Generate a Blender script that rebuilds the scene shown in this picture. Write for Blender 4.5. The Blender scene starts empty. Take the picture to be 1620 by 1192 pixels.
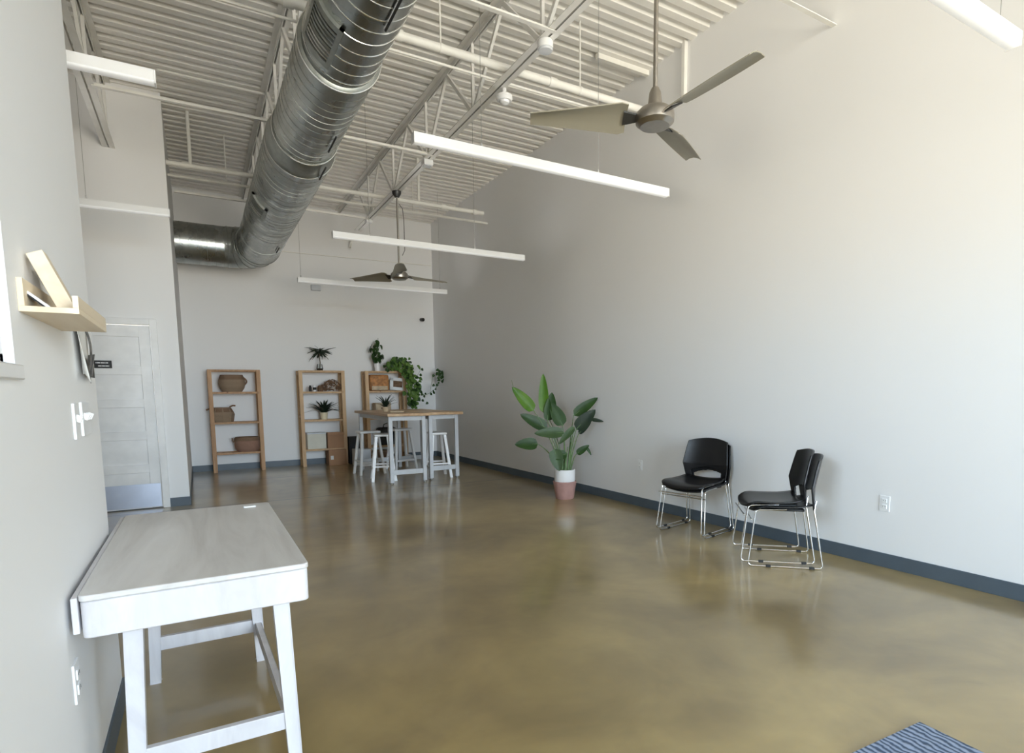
import bpy, bmesh, math, random
from mathutils import Vector, Matrix
R_ = math.radians
PI = math.pi
sc = bpy.context.scene
col = sc.collection
rnd = random.Random(7)

# ------------------------------------------------------------------ materials
def newmat(name):
    m = bpy.data.materials.new(name); m.use_nodes = True
    nt = m.node_tree
    b = nt.nodes['Principled BSDF']
    return m, nt, b
def N(nt, t, **kw):
    n = nt.nodes.new(t)
    for k, v in kw.items(): setattr(n, k, v)
    return n
def ramp(nt, fac, stops):
    r = N(nt, 'ShaderNodeValToRGB')
    while len(r.color_ramp.elements) < len(stops): r.color_ramp.elements.new(0.5)
    for e, (p, c) in zip(r.color_ramp.elements, stops):
        e.position = p; e.color = (*c, 1)
    nt.links.new(fac, r.inputs[0]); return r.outputs[0]
def noise(nt, scale, detail=3, rough=.5, stretch=None, dist=0, coord='Object'):
    tc = N(nt, 'ShaderNodeTexCoord'); out = tc.outputs[coord]
    if stretch:
        mp = N(nt, 'ShaderNodeMapping'); mp.inputs['Scale'].default_value = stretch
        nt.links.new(out, mp.inputs[0]); out = mp.outputs[0]
    n = N(nt, 'ShaderNodeTexNoise'); n.inputs['Scale'].default_value = scale
    n.inputs['Detail'].default_value = detail; n.inputs['Roughness'].default_value = rough
    n.inputs['Distortion'].default_value = dist
    nt.links.new(out, n.inputs['Vector']); return n.outputs['Fac']
def bump(nt, b, h, strength=.2, dist=.01):
    bp = N(nt, 'ShaderNodeBump'); bp.inputs['Strength'].default_value = strength
    bp.inputs['Distance'].default_value = dist
    nt.links.new(h, bp.inputs['Height']); nt.links.new(bp.outputs[0], b.inputs['Normal'])
def plain(name, c, rough=.5, metal=0, spec=.5, var=.06, scale=6, bmp=0):
    m, nt, b = newmat(name)
    f = noise(nt, scale, 3)
    lo = tuple(x*(1-var) for x in c); hi = tuple(min(1, x*(1+var)) for x in c)
    nt.links.new(ramp(nt, f, [(.3, lo), (.7, hi)]), b.inputs['Base Color'])
    b.inputs['Roughness'].default_value = rough; b.inputs['Metallic'].default_value = metal
    b.inputs['Specular IOR Level'].default_value = spec
    if bmp: bump(nt, b, noise(nt, scale*20, 2), bmp, .002)
    return m
def wood(name, lo, hi, stretch, rough=.5, scale=5, knots=False):
    m, nt, b = newmat(name)
    f = noise(nt, scale, 5, .65, stretch, .6)
    c = ramp(nt, f, [(.28, lo), (.5, tuple((a+d)/2 for a, d in zip(lo, hi))), (.72, hi)])
    if knots:
        tc = N(nt, 'ShaderNodeTexCoord'); mp = N(nt, 'ShaderNodeMapping')
        mp.inputs['Scale'].default_value = (1, 1, .45)
        nt.links.new(tc.outputs['Object'], mp.inputs[0])
        v = N(nt, 'ShaderNodeTexVoronoi'); v.inputs['Scale'].default_value = 7
        nt.links.new(mp.outputs[0], v.inputs['Vector'])
        k = ramp(nt, v.outputs['Distance'], [(.07, (.25, .13, .07)), (.14, (1, 1, 1))])
        mx = N(nt, 'ShaderNodeMix', data_type='RGBA', blend_type='MULTIPLY'); mx.inputs[0].default_value = .8
        nt.links.new(c, mx.inputs[6]); nt.links.new(k, mx.inputs[7]); c = mx.outputs[2]
    nt.links.new(c, b.inputs['Base Color']); b.inputs['Roughness'].default_value = rough
    bump(nt, b, f, .08, .003)
    return m

M = {}
def wallmat(name, c):
    m, nt, b = newmat(name)
    f = noise(nt, .8, 2)
    nt.links.new(ramp(nt, f, [(.3, tuple(x*.985 for x in c)), (.7, c)]), b.inputs['Base Color'])
    b.inputs['Roughness'].default_value = .55; b.inputs['Specular IOR Level'].default_value = .3
    bump(nt, b, noise(nt, 180, 2), .05, .001)
    return m
M['wall'] = wallmat('wall_paint', (.850, .852, .858))
M['trimwhite'] = plain('trim_white', (.80, .80, .80), .35)
M['deck'] = plain('deck_paint', (.86, .845, .81), .5, var=.03)
M['steel_white'] = plain('joist_paint', (.80, .79, .76), .5)
M['pipe_white'] = plain('pipe_paint', (.84, .83, .79), .4)
M['base'] = plain('rubber_base', (.075, .10, .125), .45)
M['lamp'] = plain('fixture_white', (.90, .90, .90), .3, var=.01)
M['diff'] = plain('fixture_diffuser', (.86, .87, .88), .2, var=.01)
def glow(name, c, e):
    m, nt, b = newmat(name); b.inputs['Base Color'].default_value = (*c, 1)
    b.inputs['Emission Color'].default_value = (*c, 1); b.inputs['Emission Strength'].default_value = e; b.inputs['Roughness'].default_value = .3
    return m
M['fill_glow'] = glow('added_fill_glow', (1, .97, .94), 3)  # added emitter that brightens the back half of the room
M['diff'] = glow('diffuser_added_glow', (.92, .93, .94), .08)  # diffuser plastic with a faint glow added as fill
M['fill_glow'].cycles.emission_sampling = 'FRONT'; M['diff'].cycles.emission_sampling = 'NONE'
M['plastic'] = plain('white_plastic', (.86, .87, .88), .3, var=.01)
M['black'] = plain('black_plastic', (.008, .008, .009), .33, var=.2, spec=.4)
M['rubber'] = plain('black_rubber', (.01, .01, .01), .6)
M['chrome'] = plain('chrome', (.86, .86, .86), .08, 1, var=.01)
M['nickel'] = plain('brushed_nickel', (.40, .37, .33), .33, 1, var=.05, scale=30)
M['blade'] = plain('nickel_blade', (.33, .31, .25), .38, .35, var=.03)
M['wire'] = plain('steel_wire', (.45, .45, .44), .3, .8)
M['darkmetal'] = plain('dark_steel', (.06, .06, .06), .4, .6)
M['kick'] = plain('steel_kick_plate', (.50, .54, .64), .35, .85, var=.05)
M['seam'] = plain('bright_seam', (.80, .80, .78), .25, .9, var=.02)
M['terracotta'] = plain('blush_terracotta', (.46, .27, .245), .75, var=.1, scale=12)
M['ceramic'] = plain('white_ceramic', (.85, .85, .86), .25)
M['cream'] = plain('cream_ceramic', (.72, .64, .45), .4)
M['soil'] = plain('soil', (.03, .02, .012), .9, var=.4, scale=40)
M['card'] = plain('cardboard', (.36, .20, .11), .8, var=.08)
M['boxwhite'] = plain('pale_box', (.66, .64, .55), .7, var=.05)
M['paper'] = plain('paper', (.74, .74, .72), .7)
M['darkpaper'] = plain('dark_print', (.10, .095, .09), .5, var=.5, scale=25)
M['greypaint'] = plain('pale_grey_paint', (.58, .60, .63), .4, var=.05, scale=10)
M['whitepaint'] = plain('white_paint', (.85, .85, .85), .35, var=.03)
M['amber'] = plain('amber_rattan', (.42, .18, .05), .6, var=.4, scale=18)
M['tan'] = plain('tan_fabric', (.5, .40, .28), .8, var=.2, scale=15)
M['darkbag'] = plain('black_bag', (.02, .02, .022), .7, var=.3)
M['brownstuff'] = plain('driftwood', (.16, .09, .05), .8, var=.5, scale=20)
M['stalk'] = plain('stalk_green', (.10, .17, .06), .5)
M['bark'] = plain('palm_trunk', (.13, .11, .08), .8)
M['galv'] = None
# galvanised sheet
m, nt, b = newmat('galvanised'); M['galv'] = m
f = noise(nt, 9, 4, .6, (1, .25, 1))
nt.links.new(ramp(nt, f, [(.3, (.30, .32, .31)), (.7, (.44, .45, .43))]), b.inputs['Base Color'])
nt.links.new(ramp(nt, noise(nt, 5, 3), [(.3, (.22,)*3), (.7, (.36,)*3)]), b.inputs['Roughness'])
b.inputs['Metallic'].default_value = .95
m, nt, b = newmat('galvanised_dull'); M['galv2'] = m
f = noise(nt, 12, 4, .6)
nt.links.new(ramp(nt, f, [(.3, (.26, .28, .26)), (.7, (.38, .39, .37))]), b.inputs['Base Color'])
b.inputs['Metallic'].default_value = .85; b.inputs['Roughness'].default_value = .42
# woods
M['pine'] = wood('knotty_pine', (.36, .19, .09), (.58, .36, .20), (1, 1, .08), .6, 14, True)
M['pine2'] = wood('light_pine', (.48, .30, .16), (.66, .46, .27), (1, 1, .08), .6, 14, True)
M['tabletop'] = wood('butcher_block', (.40, .24, .12), (.60, .42, .25), (1, .08, 1), .4, 12)
M['shelfwood'] = wood('pale_birch', (.66, .54, .38), (.80, .70, .54), (1, .1, 1), .5, 10)
m, nt, b = newmat('whitewashed_oak'); M['desk'] = m
f = noise(nt, 7, 5, .62, (.9, .12, .9), 1.2)
nt.links.new(ramp(nt, f, [(.25, (.50, .48, .46)), (.5, (.62, .605, .59)), (.75, (.71, .70, .69))]), b.inputs['Base Color'])
b.inputs['Roughness'].default_value = .32
m, nt, b = newmat('whitewashed_oak_end'); M['desk2'] = m
f = noise(nt, 6, 5, .62, (1, .9, .3), 1.2)
nt.links.new(ramp(nt, f, [(.3, (.56, .54, .56)), (.7, (.72, .71, .73))]), b.inputs['Base Color'])
b.inputs['Roughness'].default_value = .4
# basket weave
def basket(name, a, c):
    m, nt, b = newmat(name)
    tc = N(nt, 'ShaderNodeTexCoord'); w = N(nt, 'ShaderNodeTexWave', bands_direction='Z')
    w.inputs['Scale'].default_value = 26; w.inputs['Distortion'].default_value = 1.5; w.inputs['Detail Scale'].default_value = 6
    nt.links.new(tc.outputs['Object'], w.inputs['Vector'])
    nt.links.new(ramp(nt, w.outputs['Fac'], [(.2, a), (.8, c)]), b.inputs['Base Color'])
    b.inputs['Roughness'].default_value = .85; bump(nt, b, w.outputs['Fac'], .6, .006)
    return m
M['seagrass'] = basket('seagrass', (.22, .15, .10), (.42, .31, .21))
M['seagrass_dark'] = basket('seagrass_dark', (.17, .10, .06), (.30, .19, .12))
M['seagrass_rose'] = basket('seagrass_rose', (.24, .13, .09), (.42, .25, .18))
# leaves
def leafmat(name, lo, hi, rough=.42):
    m, nt, b = newmat(name)
    f = noise(nt, 6, 3)
    nt.links.new(ramp(nt, f, [(.3, lo), (.7, hi)]), b.inputs['Base Color'])
    b.inputs['Roughness'].default_value = rough
    b.inputs['Specular IOR Level'].default_value = .22
    return m
M['leaf'] = leafmat('leaf_deep', (.014, .040, .008), (.028, .068, .014))
M['leaf_bright'] = leafmat('leaf_bright', (.045, .125, .004), (.08, .175, .010))
M['leaf_pale'] = leafmat('leaf_greyish', (.035, .065, .022), (.05, .09, .032))
M['leaf_dark'] = leafmat('leaf_dark', (.012, .022, .014), (.025, .04, .022))
M['pothos'] = leafmat('pothos_leaf', (.05, .12, .02), (.13, .22, .05))
# floor : polished stained concrete
m, nt, b = newmat('polished_concrete'); M['floor'] = m
tc = N(nt, 'ShaderNodeTexCoord'); sep = N(nt, 'ShaderNodeSeparateXYZ'); nt.links.new(tc.outputs['Object'], sep.inputs[0])
f1 = noise(nt, .55, 5, .55, None, .8)
f2 = noise(nt, 1.9, 4, .55, None, .5)
f3 = noise(nt, 6, 3, .6)
mx = N(nt, 'ShaderNodeMath', operation='MULTIPLY_ADD'); nt.links.new(f2, mx.inputs[0]); mx.inputs[1].default_value = .45
nt.links.new(f1, mx.inputs[2])
c1 = ramp(nt, mx.outputs[0], [(.48, (.148, .103, .042)), (.64, (.228, .163, .066)), (.80, (.33, .240, .097)), (.96, (.44, .328, .138))])
c3 = ramp(nt, f3, [(.3, (.93, .93, .93)), (.7, (1, 1, 1))])
mm = N(nt, 'ShaderNodeMix', data_type='RGBA', blend_type='MULTIPLY'); mm.inputs[0].default_value = 1
nt.links.new(c1, mm.inputs[6]); nt.links.new(c3, mm.inputs[7])
# saw-cut joints (position = place on the slab)
def cut(axis, pos, w=.006):
    s = N(nt, 'ShaderNodeMath', operation='SUBTRACT'); nt.links.new(sep.outputs[axis], s.inputs[0]); s.inputs[1].default_value = pos
    a = N(nt, 'ShaderNodeMath', operation='ABSOLUTE'); nt.links.new(s.outputs[0], a.inputs[0])
    l = N(nt, 'ShaderNodeMath', operation='LESS_THAN'); nt.links.new(a.outputs[0], l.inputs[0]); l.inputs[1].default_value = w
    return l.outputs[0]
acc = cut(1, 7.69, .012)
for ax, p in ((1, 9.8),):
    mxx = N(nt, 'ShaderNodeMath', operation='MAXIMUM'); nt.links.new(acc, mxx.inputs[0]); nt.links.new(cut(ax, p, .014), mxx.inputs[1]); acc = mxx.outputs[0]
mj = N(nt, 'ShaderNodeMix', data_type='RGBA'); nt.links.new(acc, mj.inputs[0])
nt.links.new(mm.outputs[2], mj.inputs[6]); mj.inputs[7].default_value = (.035, .028, .018, 1)
nt.links.new(mj.outputs[2], b.inputs['Base Color'])
b.inputs['Roughness'].default_value = .32
b.inputs['Specular IOR Level'].default_value = .5
b.inputs['Coat Weight'].default_value = .7; b.inputs['Coat Roughness'].default_value = .13; b.inputs['Coat IOR'].default_value = 1.5
# rug
m, nt, b = newmat('ribbed_mat'); M['mat'] = m
tc = N(nt, 'ShaderNodeTexCoord'); w = N(nt, 'ShaderNodeTexWave', bands_direction='X')
w.inputs['Scale'].default_value = 12; w.inputs['Distortion'].default_value = 5; w.inputs['Detail'].default_value = 2; w.inputs['Detail Scale'].default_value = 1.6
nt.links.new(tc.outputs['Object'], w.inputs['Vector'])
nt.links.new(ramp(nt, w.outputs['Fac'], [(.15, (.04, .06, .10)), (.45, (.16, .20, .27)), (.9, (.25, .29, .37))]), b.inputs['Base Color'])
b.inputs['Roughness'].default_value = .9; bump(nt, b, w.outputs['Fac'], .7, .006)
# glass
m = bpy.data.materials.new('window_glass'); m.use_nodes = True; nt = m.node_tree; nt.nodes.clear(); M['glass'] = m
o = N(nt, 'ShaderNodeOutputMaterial'); t = N(nt, 'ShaderNodeBsdfTransparent'); g = N(nt, 'ShaderNodeBsdfGlossy'); g.inputs['Roughness'].default_value = .01
t.inputs[0].default_value = (.95, .97, .97, 1)
mxs = N(nt, 'ShaderNodeMixShader'); fr = N(nt, 'ShaderNodeFresnel'); fr.inputs[0].default_value = 1.3
nt.links.new(fr.outputs[0], mxs.inputs[0]); nt.links.new(t.outputs[0], mxs.inputs[1]); nt.links.new(g.outputs[0], mxs.inputs[2]); nt.links.new(mxs.outputs[0], o.inputs[0])

# ------------------------------------------------------------------ builders
class MB:
    def __init__(s): s.bm = bmesh.new()
    def box(s, c, d, rot=None, bev=0):
        r = bmesh.ops.create_cube(s.bm, size=1); vs = r['verts']
        mt = Matrix.Translation(Vector(c)) @ (rot.to_4x4() if rot else Matrix.Identity(4)) @ Matrix.Diagonal((*d, 1))
        bmesh.ops.transform(s.bm, matrix=mt, verts=vs)
        if bev:
            es = list({e for v in vs for e in v.link_edges})
            bmesh.ops.bevel(s.bm, geom=es, offset=bev, segments=2, affect='EDGES', profile=.5)
        return s
    def bar(s, a, b, w, h=None, up=(0, 0, 1), taper=1, bev=0):
        a, b = Vector(a), Vector(b); d = b-a; L = d.length; z = d.normalized()
        u = Vector(up)
        if abs(z.dot(u)) > .95: u = Vector((0, 1, 0))
        x = u.cross(z).normalized(); y = z.cross(x)
        h = h or w
        r = bmesh.ops.create_cube(s.bm, size=1); vs = r['verts']
        for v in vs:
            k = taper if v.co.z > 0 else 1
            v.co = a + z*((v.co.z+.5)*L) + x*(v.co.x*w*k) + y*(v.co.y*h*k)
        if bev:
            es = list({e for v in vs for e in v.link_edges})
            bmesh.ops.bevel(s.bm, geom=es, offset=bev, segments=2, affect='EDGES')
        return s
    def tube(s, pts, r, n=10, closed=False, cap=True):
        pts = [Vector(p) for p in pts]; rr = r if isinstance(r, (list, tuple)) else [r]*len(pts)
        rings = []; m_ = len(pts); px = None
        for i, p in enumerate(pts):
            if closed: t = pts[(i+1) % m_]-pts[i-1]
            else: t = pts[min(i+1, m_-1)]-pts[max(i-1, 0)]
            t.normalize()
            if px is None:
                u = Vector((0, 0, 1)) if abs(t.z) < .9 else Vector((1, 0, 0))
                x = u.cross(t).normalized()
            else:
                x = (px - t*px.dot(t)).normalized()
            px = x; y = t.cross(x)
            rings.append([s.bm.verts.new(p + (x*math.cos(2*PI*k/n) + y*math.sin(2*PI*k/n))*rr[i]) for k in range(n)])
        for i in range(m_ if closed else m_-1):
            A, B = rings[i], rings[(i+1) % m_]
            for k in range(n): s.bm.faces.new((A[k], A[(k+1) % n], B[(k+1) % n], B[k]))
        if cap and not closed:
            s.bm.faces.new(rings[0][::-1]); s.bm.faces.new(rings[-1])
        return s
    def lathe(s, prof, c=(0, 0, 0), n=32, axis='Z'):
        c = Vector(c); rings = []
        for r, z in prof:
            ring = []
            for k in range(n):
                a = 2*PI*k/n; p = Vector((r*math.cos(a), r*math.sin(a), z))
                if axis == 'Y': p = Vector((p.x, p.z, p.y))
                if axis == 'X': p = Vector((p.z, p.x, p.y))
                ring.append(s.bm.verts.new(c+p))
            rings.append(ring)
        for A, B in zip(rings, rings[1:]):
            for k in range(n): s.bm.faces.new((A[k], A[(k+1) % n], B[(k+1) % n], B[k]))
        for q, ring in ((0, rings[0]), (1, rings[-1])):
            if prof[0 if q == 0 else -1][0] > 1e-4: s.bm.faces.new(ring)
        bmesh.ops.remove_doubles(s.bm, verts=s.bm.verts, dist=1e-5)
        return s
    def prism(s, poly, h, mt=Matrix.Identity(4)):
        lo = [s.bm.verts.new(mt @ Vector((x, y, 0))) for x, y in poly]
        hi = [s.bm.verts.new(mt @ Vector((x, y, h))) for x, y in poly]
        n = len(poly)
        s.bm.faces.new(lo[::-1]); s.bm.faces.new(hi)
        for k in range(n): s.bm.faces.new((lo[k], lo[(k+1) % n], hi[(k+1) % n], hi[k]))
        return s
    def leaf(s, base, tip, width, normal, droop=0, fold=.15, nseg=8, shape=.45, thick=.0012, cup=0):
        base, tip = Vector(base), Vector(tip); d = tip-base; L = d.length; t = d.normalized()
        n = Vector(normal); n = (n-t*n.dot(t))
        if n.length < 1e-4: n = t.orthogonal()
        n.normalize(); w = t.cross(n)
        def row(off):
            out = []
            for i in range(nseg+1):
                q = i/nseg
                prof = math.sin(PI*q**shape) if shape != 1 else math.sin(PI*q)
                prof = max(prof, 0)**.6
                hw = max(.5*width*prof, .0008)
                c = base + d*q + n*(-droop*L*q*q + cup*L*math.sin(PI*q)) + n*off
                out.append([s.bm.verts.new(c + w*(k*hw) + n*(abs(k)*fold*hw)) for k in (-1, -.5, 0, .5, 1)])
            return out
        A = row(thick); B = row(-thick)
        for i in range(nseg):
            for k in range(4):
                s.bm.faces.new((A[i][k], A[i][k+1], A[i+1][k+1], A[i+1][k]))
                s.bm.faces.new((B[i][k], B[i+1][k], B[i+1][k+1], B[i][k+1]))
            s.bm.faces.new((A[i][0], A[i+1][0], B[i+1][0], B[i][0]))
            s.bm.faces.new((A[i][4], B[i][4], B[i+1][4], A[i+1][4]))
        for i, f in ((0, 1), (nseg, 0)):
            for k in range(4):
                q = (A[i][k], A[i][k+1], B[i][k+1], B[i][k])
                s.bm.faces.new(q[::-1] if f else q)
        return s
    def build(s, name, mat, parent=None, smooth=False, bev=0, solid=0, sub=0, ang=35):
        me = bpy.data.meshes.new(name)
        bmesh.ops.recalc_face_normals(s.bm, faces=s.bm.faces)
        s.bm.to_mesh(me); s.bm.free()
        o = bpy.data.objects.new(name, me); col.objects.link(o)
        me.materials.append(M[mat] if isinstance(mat, str) else mat)
        if parent: o.parent = parent
        if solid:
            q = o.modifiers.new('Solid', 'SOLIDIFY'); q.thickness = solid; q.offset = 0
        if bev:
            q = o.modifiers.new('Bevel', 'BEVEL'); q.width = bev; q.segments = 2; q.limit_method = 'ANGLE'; q.angle_limit = R_(40)
        if sub:
            q = o.modifiers.new('Sub', 'SUBSURF'); q.levels = sub; q.render_levels = sub
        if smooth or bev or sub:
            for p in me.polygons: p.use_smooth = True
            if not sub:
                try: me.set_sharp_from_angle(angle=R_(ang))
                except Exception: pass
        return o
def tag(o, label, cat, group=None, kind=None):
    o['label'] = label; o['category'] = cat
    if group: o['group'] = group
    if kind: o['kind'] = kind
    return o
def thing(name, loc, label, cat, rz=0, group=None):
    o = bpy.data.objects.new(name, None); col.objects.link(o); o.empty_display_size = .1
    o.location = loc; o.rotation_euler = (0, 0, rz)
    return tag(o, label, cat, group)
def struct(o, label=None, cat=None):
    o['kind'] = 'structure'
    if label: o['label'] = label
    if cat: o['category'] = cat
    return o
def children(o): return [c for c in bpy.data.objects if c.parent == o]
def copy_tree(o, parent=None):
    c = o.copy(); col.objects.link(c)
    if parent: c.parent = parent
    for ch in children(o): copy_tree(ch, c)
    return c
def label_part(o, l): o['label'] = l; return o

# ------------------------------------------------------------------ camera
CAMZ = 1.32
f, px, py, yaw, pit, rol = 911.5, 847.2, 717.3, .52780, -.10747, -.00879
fwd = Vector((math.sin(yaw)*math.cos(pit), math.cos(yaw)*math.cos(pit), math.sin(pit)))
rt = Vector((math.cos(yaw), -math.sin(yaw), 0)); up = rt.cross(fwd)
r2 = rt*math.cos(rol) + up*math.sin(rol); u2 = -rt*math.sin(rol) + up*math.cos(rol)
cam = bpy.data.objects.new('camera', bpy.data.cameras.new('camera')); col.objects.link(cam)
mw = Matrix((r2, u2, -fwd)).transposed().to_4x4(); mw.translation = (0, 0, CAMZ)
cam.matrix_world = mw
cam.data.sensor_fit = 'HORIZONTAL'; cam.data.sensor_width = 36
cam.data.lens = f*36/1620
cam.data.shift_x = (810-px)/1620; cam.data.shift_y = (py-596)/1620
cam.data.clip_start = .05
sc.camera = cam

# ------------------------------------------------------------------ room shell
YF, YB = -6.0, 11.3          # storefront and back wall
def xr(y): return 4.34-.0105*y   # the right wall runs a touch out of square
HT = 4.70
XL = -2.7
def fl():
    b_ = MB(); b_.box(((XL+5.0)/2-.1, (YF+YB)/2, -.1), (5.2-XL, YB-YF+.8, .2)); return b_.build('floor', 'floor')
struct(fl())
b_ = MB(); y0, y1 = YF-.2, YB+.15
b_.prism([(xr(y0), y0), (xr(y0)+.2, y0), (xr(y1)+.2, y1), (xr(y1), y1)], HT+.05)
struct(b_.build('wall_right', 'wall'))
b_ = MB(); b_.box(((XL+4.4)/2, YB+.075, HT/2+.02), (4.4-XL+.2, .15, HT+.05)); struct(b_.build('wall_back', 'wall'))
b_ = MB(); b_.box(((XL-.15)/2, 7.95+.06, HT/2), (-.15-XL, .12, HT+.02)); 
# door opening is formed by the frame lying in front of the leaf; wall is cut around it
b_.bm.free(); b_ = MB()
DX0, DX1, DZ = -1.35, -.42, 2.10
b_.box(((XL+DX0)/2, 8.01, HT/2), (DX0-XL, .12, HT)); b_.box(((DX1-.15)/2, 8.01, HT/2), (-.15-DX1, .12, HT))
b_.box(((DX0+DX1)/2, 8.01, (HT+DZ)/2), (DX1-DX0, .12, HT-DZ))
struct(b_.build('wall_partition', 'wall'))
b_ = MB(); b_.box((-.21, (8.07+YB)/2, HT/2), (.12, YB-8.07, HT)); struct(b_.build('wall_recess', 'wall'))
# left wall with its window
WX = -.355; LY = 2.95
wy0, wy1, wz0, wz1 = .55, 1.75, 1.39, 2.45
b_ = MB()
for ya, yb, za, zb in ((YF-.2, wy0, 0, HT), (wy1, LY, 0, HT), (wy0, wy1, 0, wz0), (wy0, wy1, wz1, HT)):
    b_.box((WX-.07, (ya+yb)/2, (za+zb)/2), (.14, yb-ya, zb-za))
struct(b_.build('wall_left', 'wall'))
b_ = MB(); b_.box(((XL+WX-.14)/2, LY-.06, HT/2), (WX-.14-XL, .12, HT)); struct(b_.build('wall_alcove', 'wall'))
b_ = MB(); b_.box((XL-.06, (LY+8.07)/2, HT/2), (.12, 8.07-LY+.1, HT)); struct(b_.build('wall_alcove_left', 'wall'))
# window_1
w1 = MB()
w1.box((WX-.045, (wy0+wy1)/2, wz0+.012), (.05, wy1-wy0, .024)).box((WX-.045, (wy0+wy1)/2, wz1-.012), (.05, wy1-wy0, .024))
w1.box((WX-.045, wy0+.012, (wz0+wz1)/2), (.05, .024, wz1-wz0)).box((WX-.045, wy1-.012, (wz0+wz1)/2), (.05, .024, wz1-wz0))
w1 = struct(w1.build('window_1', 'trimwhite'), 'bright window on the left wall beside the shelf, cut by the photo edge', 'window')
MB().box((WX-.045, (wy0+wy1)/2, (wz0+wz1)/2), (.006, wy1-wy0-.04, wz1-wz0-.04)).build('window_glass', 'glass', w1)
MB().box((WX+.003, (wy0+wy1)/2, wz0-.017), (.022, wy1-wy0+.012, .034)).build('window_sill', 'trimwhite', w1, bev=.003)
# storefront behind the camera
fx0, fx1 = WX, xr(YF)
openings = [(.0, 1.25), (1.33, 2.35), (2.43, 3.35), (3.43, 4.2)]
gz0, gz1 = .10, 4.3
b_ = MB()
b_.box(((fx0+fx1)/2, YF-.06, (HT+gz1)/2), (fx1-fx0+.3, .12, HT-gz1)); b_.box(((fx0+fx1)/2, YF-.06, gz0/2), (fx1-fx0+.3, .12, gz0))
xs = [fx0-.14] + [v for o_ in openings for v in o_] + [fx1+.15]
for a, c in zip(xs[0::2], xs[1::2]): b_.box(((a+c)/2, YF-.06, (gz0+gz1)/2), (c-a, .12, gz1-gz0))
struct(b_.build('wall_front', 'wall'))
for i, (a, c) in enumerate(openings):
    fr_ = MB()
    for z in (gz0+.025, 2.3, gz1-.025): fr_.box(((a+c)/2, YF-.06, z), (c-a, .07, .05))
    for x in (a+.025, c-.025): fr_.box((x, YF-.06, (gz0+gz1)/2), (.05, .07, gz1-gz0))
    w = struct(fr_.build('window_%d' % (i+2), 'darkmetal'))
    MB().box(((a+c)/2, YF-.06, (gz0+gz1)/2), (c-a-.06, .008, gz1-gz0-.06)).build('window_glass', 'glass', w)

# ceiling : fluted steel deck, flutes run across the room
b_ = MB(); P = .1524; prof = []; y = YF-.1
while y < YB+.1:
    prof += [(y, HT-.052), (y+.074, HT-.052), (y+.088, HT), (y+.138, HT)]
    y += P
prof += [(y, HT-.052), (y, HT+.08), (YF-.1, HT+.08)]
mt = Matrix(((0, 0, 1, XL-.1), (1, 0, 0, 0), (0, 1, 0, 0), (0, 0, 0, 1)))
b_.prism(prof, 4.45-XL+.15, mt)
struct(b_.build('ceiling', 'deck'))

# baseboards
BH = .105
b_ = MB(); ya, yb = YF, YB
b_.prism([(xr(ya)-.008, ya), (xr(ya)+.01, ya), (xr(yb)+.01, yb), (xr(yb)-.008, yb)], BH); struct(b_.build('baseboard_right', 'base', bev=.002))
b_ = MB(); b_.box(((-.15+4.22)/2, YB-.003, BH/2), (4.37, .012, BH)); struct(b_.build('baseboard_back', 'base'))
b_ = MB(); b_.box((WX+.003, (YF+LY)/2, BH/2), (.012, LY-YF, BH)); struct(b_.build('baseboard_left', 'base'))
b_ = MB(); b_.box(((DX1+.07-.145)/2, 7.947, BH/2), (-.145-DX1-.07, .012, BH)); b_.box((-.147, (7.941+YB)/2, BH/2), (.012, YB-7.941, BH)); struct(b_.build('baseboard_partition', 'base'))

# door in the partition
d1 = MB()
for x in (DX0-.035, DX1+.035): d1.box((x, 7.94, (DZ+.07)/2), (.07, .03, DZ+.07))
d1.box(((DX0+DX1)/2, 7.94, DZ+.035), (DX1-DX0, .03, .07))
tr = struct(d1.build('trim_1', 'trimwhite', bev=.004))
dw = DX1-DX0; d_ = MB()
d_.box(((DX0+DX1)/2, 7.99, DZ/2+.005), (dw-.008, .02, DZ-.02))
rails = [0.01, .32, .70, 1.07, 1.44, 1.80, DZ-.01]
st = .11
d_.box((DX0+.004+st/2, 7.975, DZ/2), (st, .02, DZ-.02)); d_.box((DX1-.004-st/2, 7.975, DZ/2), (st, .02, DZ-.02))
for z, h in ((.13, .25), (.47, .10), (.85, .10), (1.22, .10), (1.59, .10), (2.03, .13)):
    d_.box(((DX0+DX1)/2, 7.975, z), (dw-2*st, .02, h))
door = struct(d_.build('door_1', 'trimwhite', bev=.004), 'white panelled door with a metal kick plate in the partition wall', 'door')
MB().box(((DX0+DX1)/2+.0, 7.962, .155), (dw-.03, .006, .27)).build('kick_plate', 'kick', door)
MB().box(((DX0+DX1)/2, 8.0, .004), (dw, .1, .008)).build('threshold', 'darkmetal', door)
h_ = MB(); h_.lathe([(.028, 0), (.028, .008), (.012, .012), (.012, .045)], (DX0+.07, 7.963, 1.0), 20, 'Y')
h_.bm.free(); h_ = MB(); h_.tube([(DX0+.07, 7.965, 1.0), (DX0+.07, 7.92, 1.0)], .012); h_.tube([(DX0+.06, 7.92, 1.0), (DX0+.18, 7.92, 1.0)], .010)
h_.build('door_handle', 'nickel', door, smooth=True)
sg = thing('door_sign', (-.885, 7.965, 1.655), 'small black sign with two lines of white lettering on the white door', 'sign')
sg.location = (-.885, 7.961, 1.655)
MB().box((0, 0, 0), (.175, .006, .085), bev=.002).build('plate', 'black', sg)
t_ = MB(); t2_ = MB()
for k in range(11): t_.box((-.055+k*.0105, -.004, .016), (.0085 if k % 4 else .004, .002, .012))
for k in range(10): t2_.box((-.035+k*.0105, -.004, -.018), (.0085 if k % 3 else .005, .002, .012))
t_.build('lettering', 'plastic', sg); t2_.build('lettering', 'plastic', sg)

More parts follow.
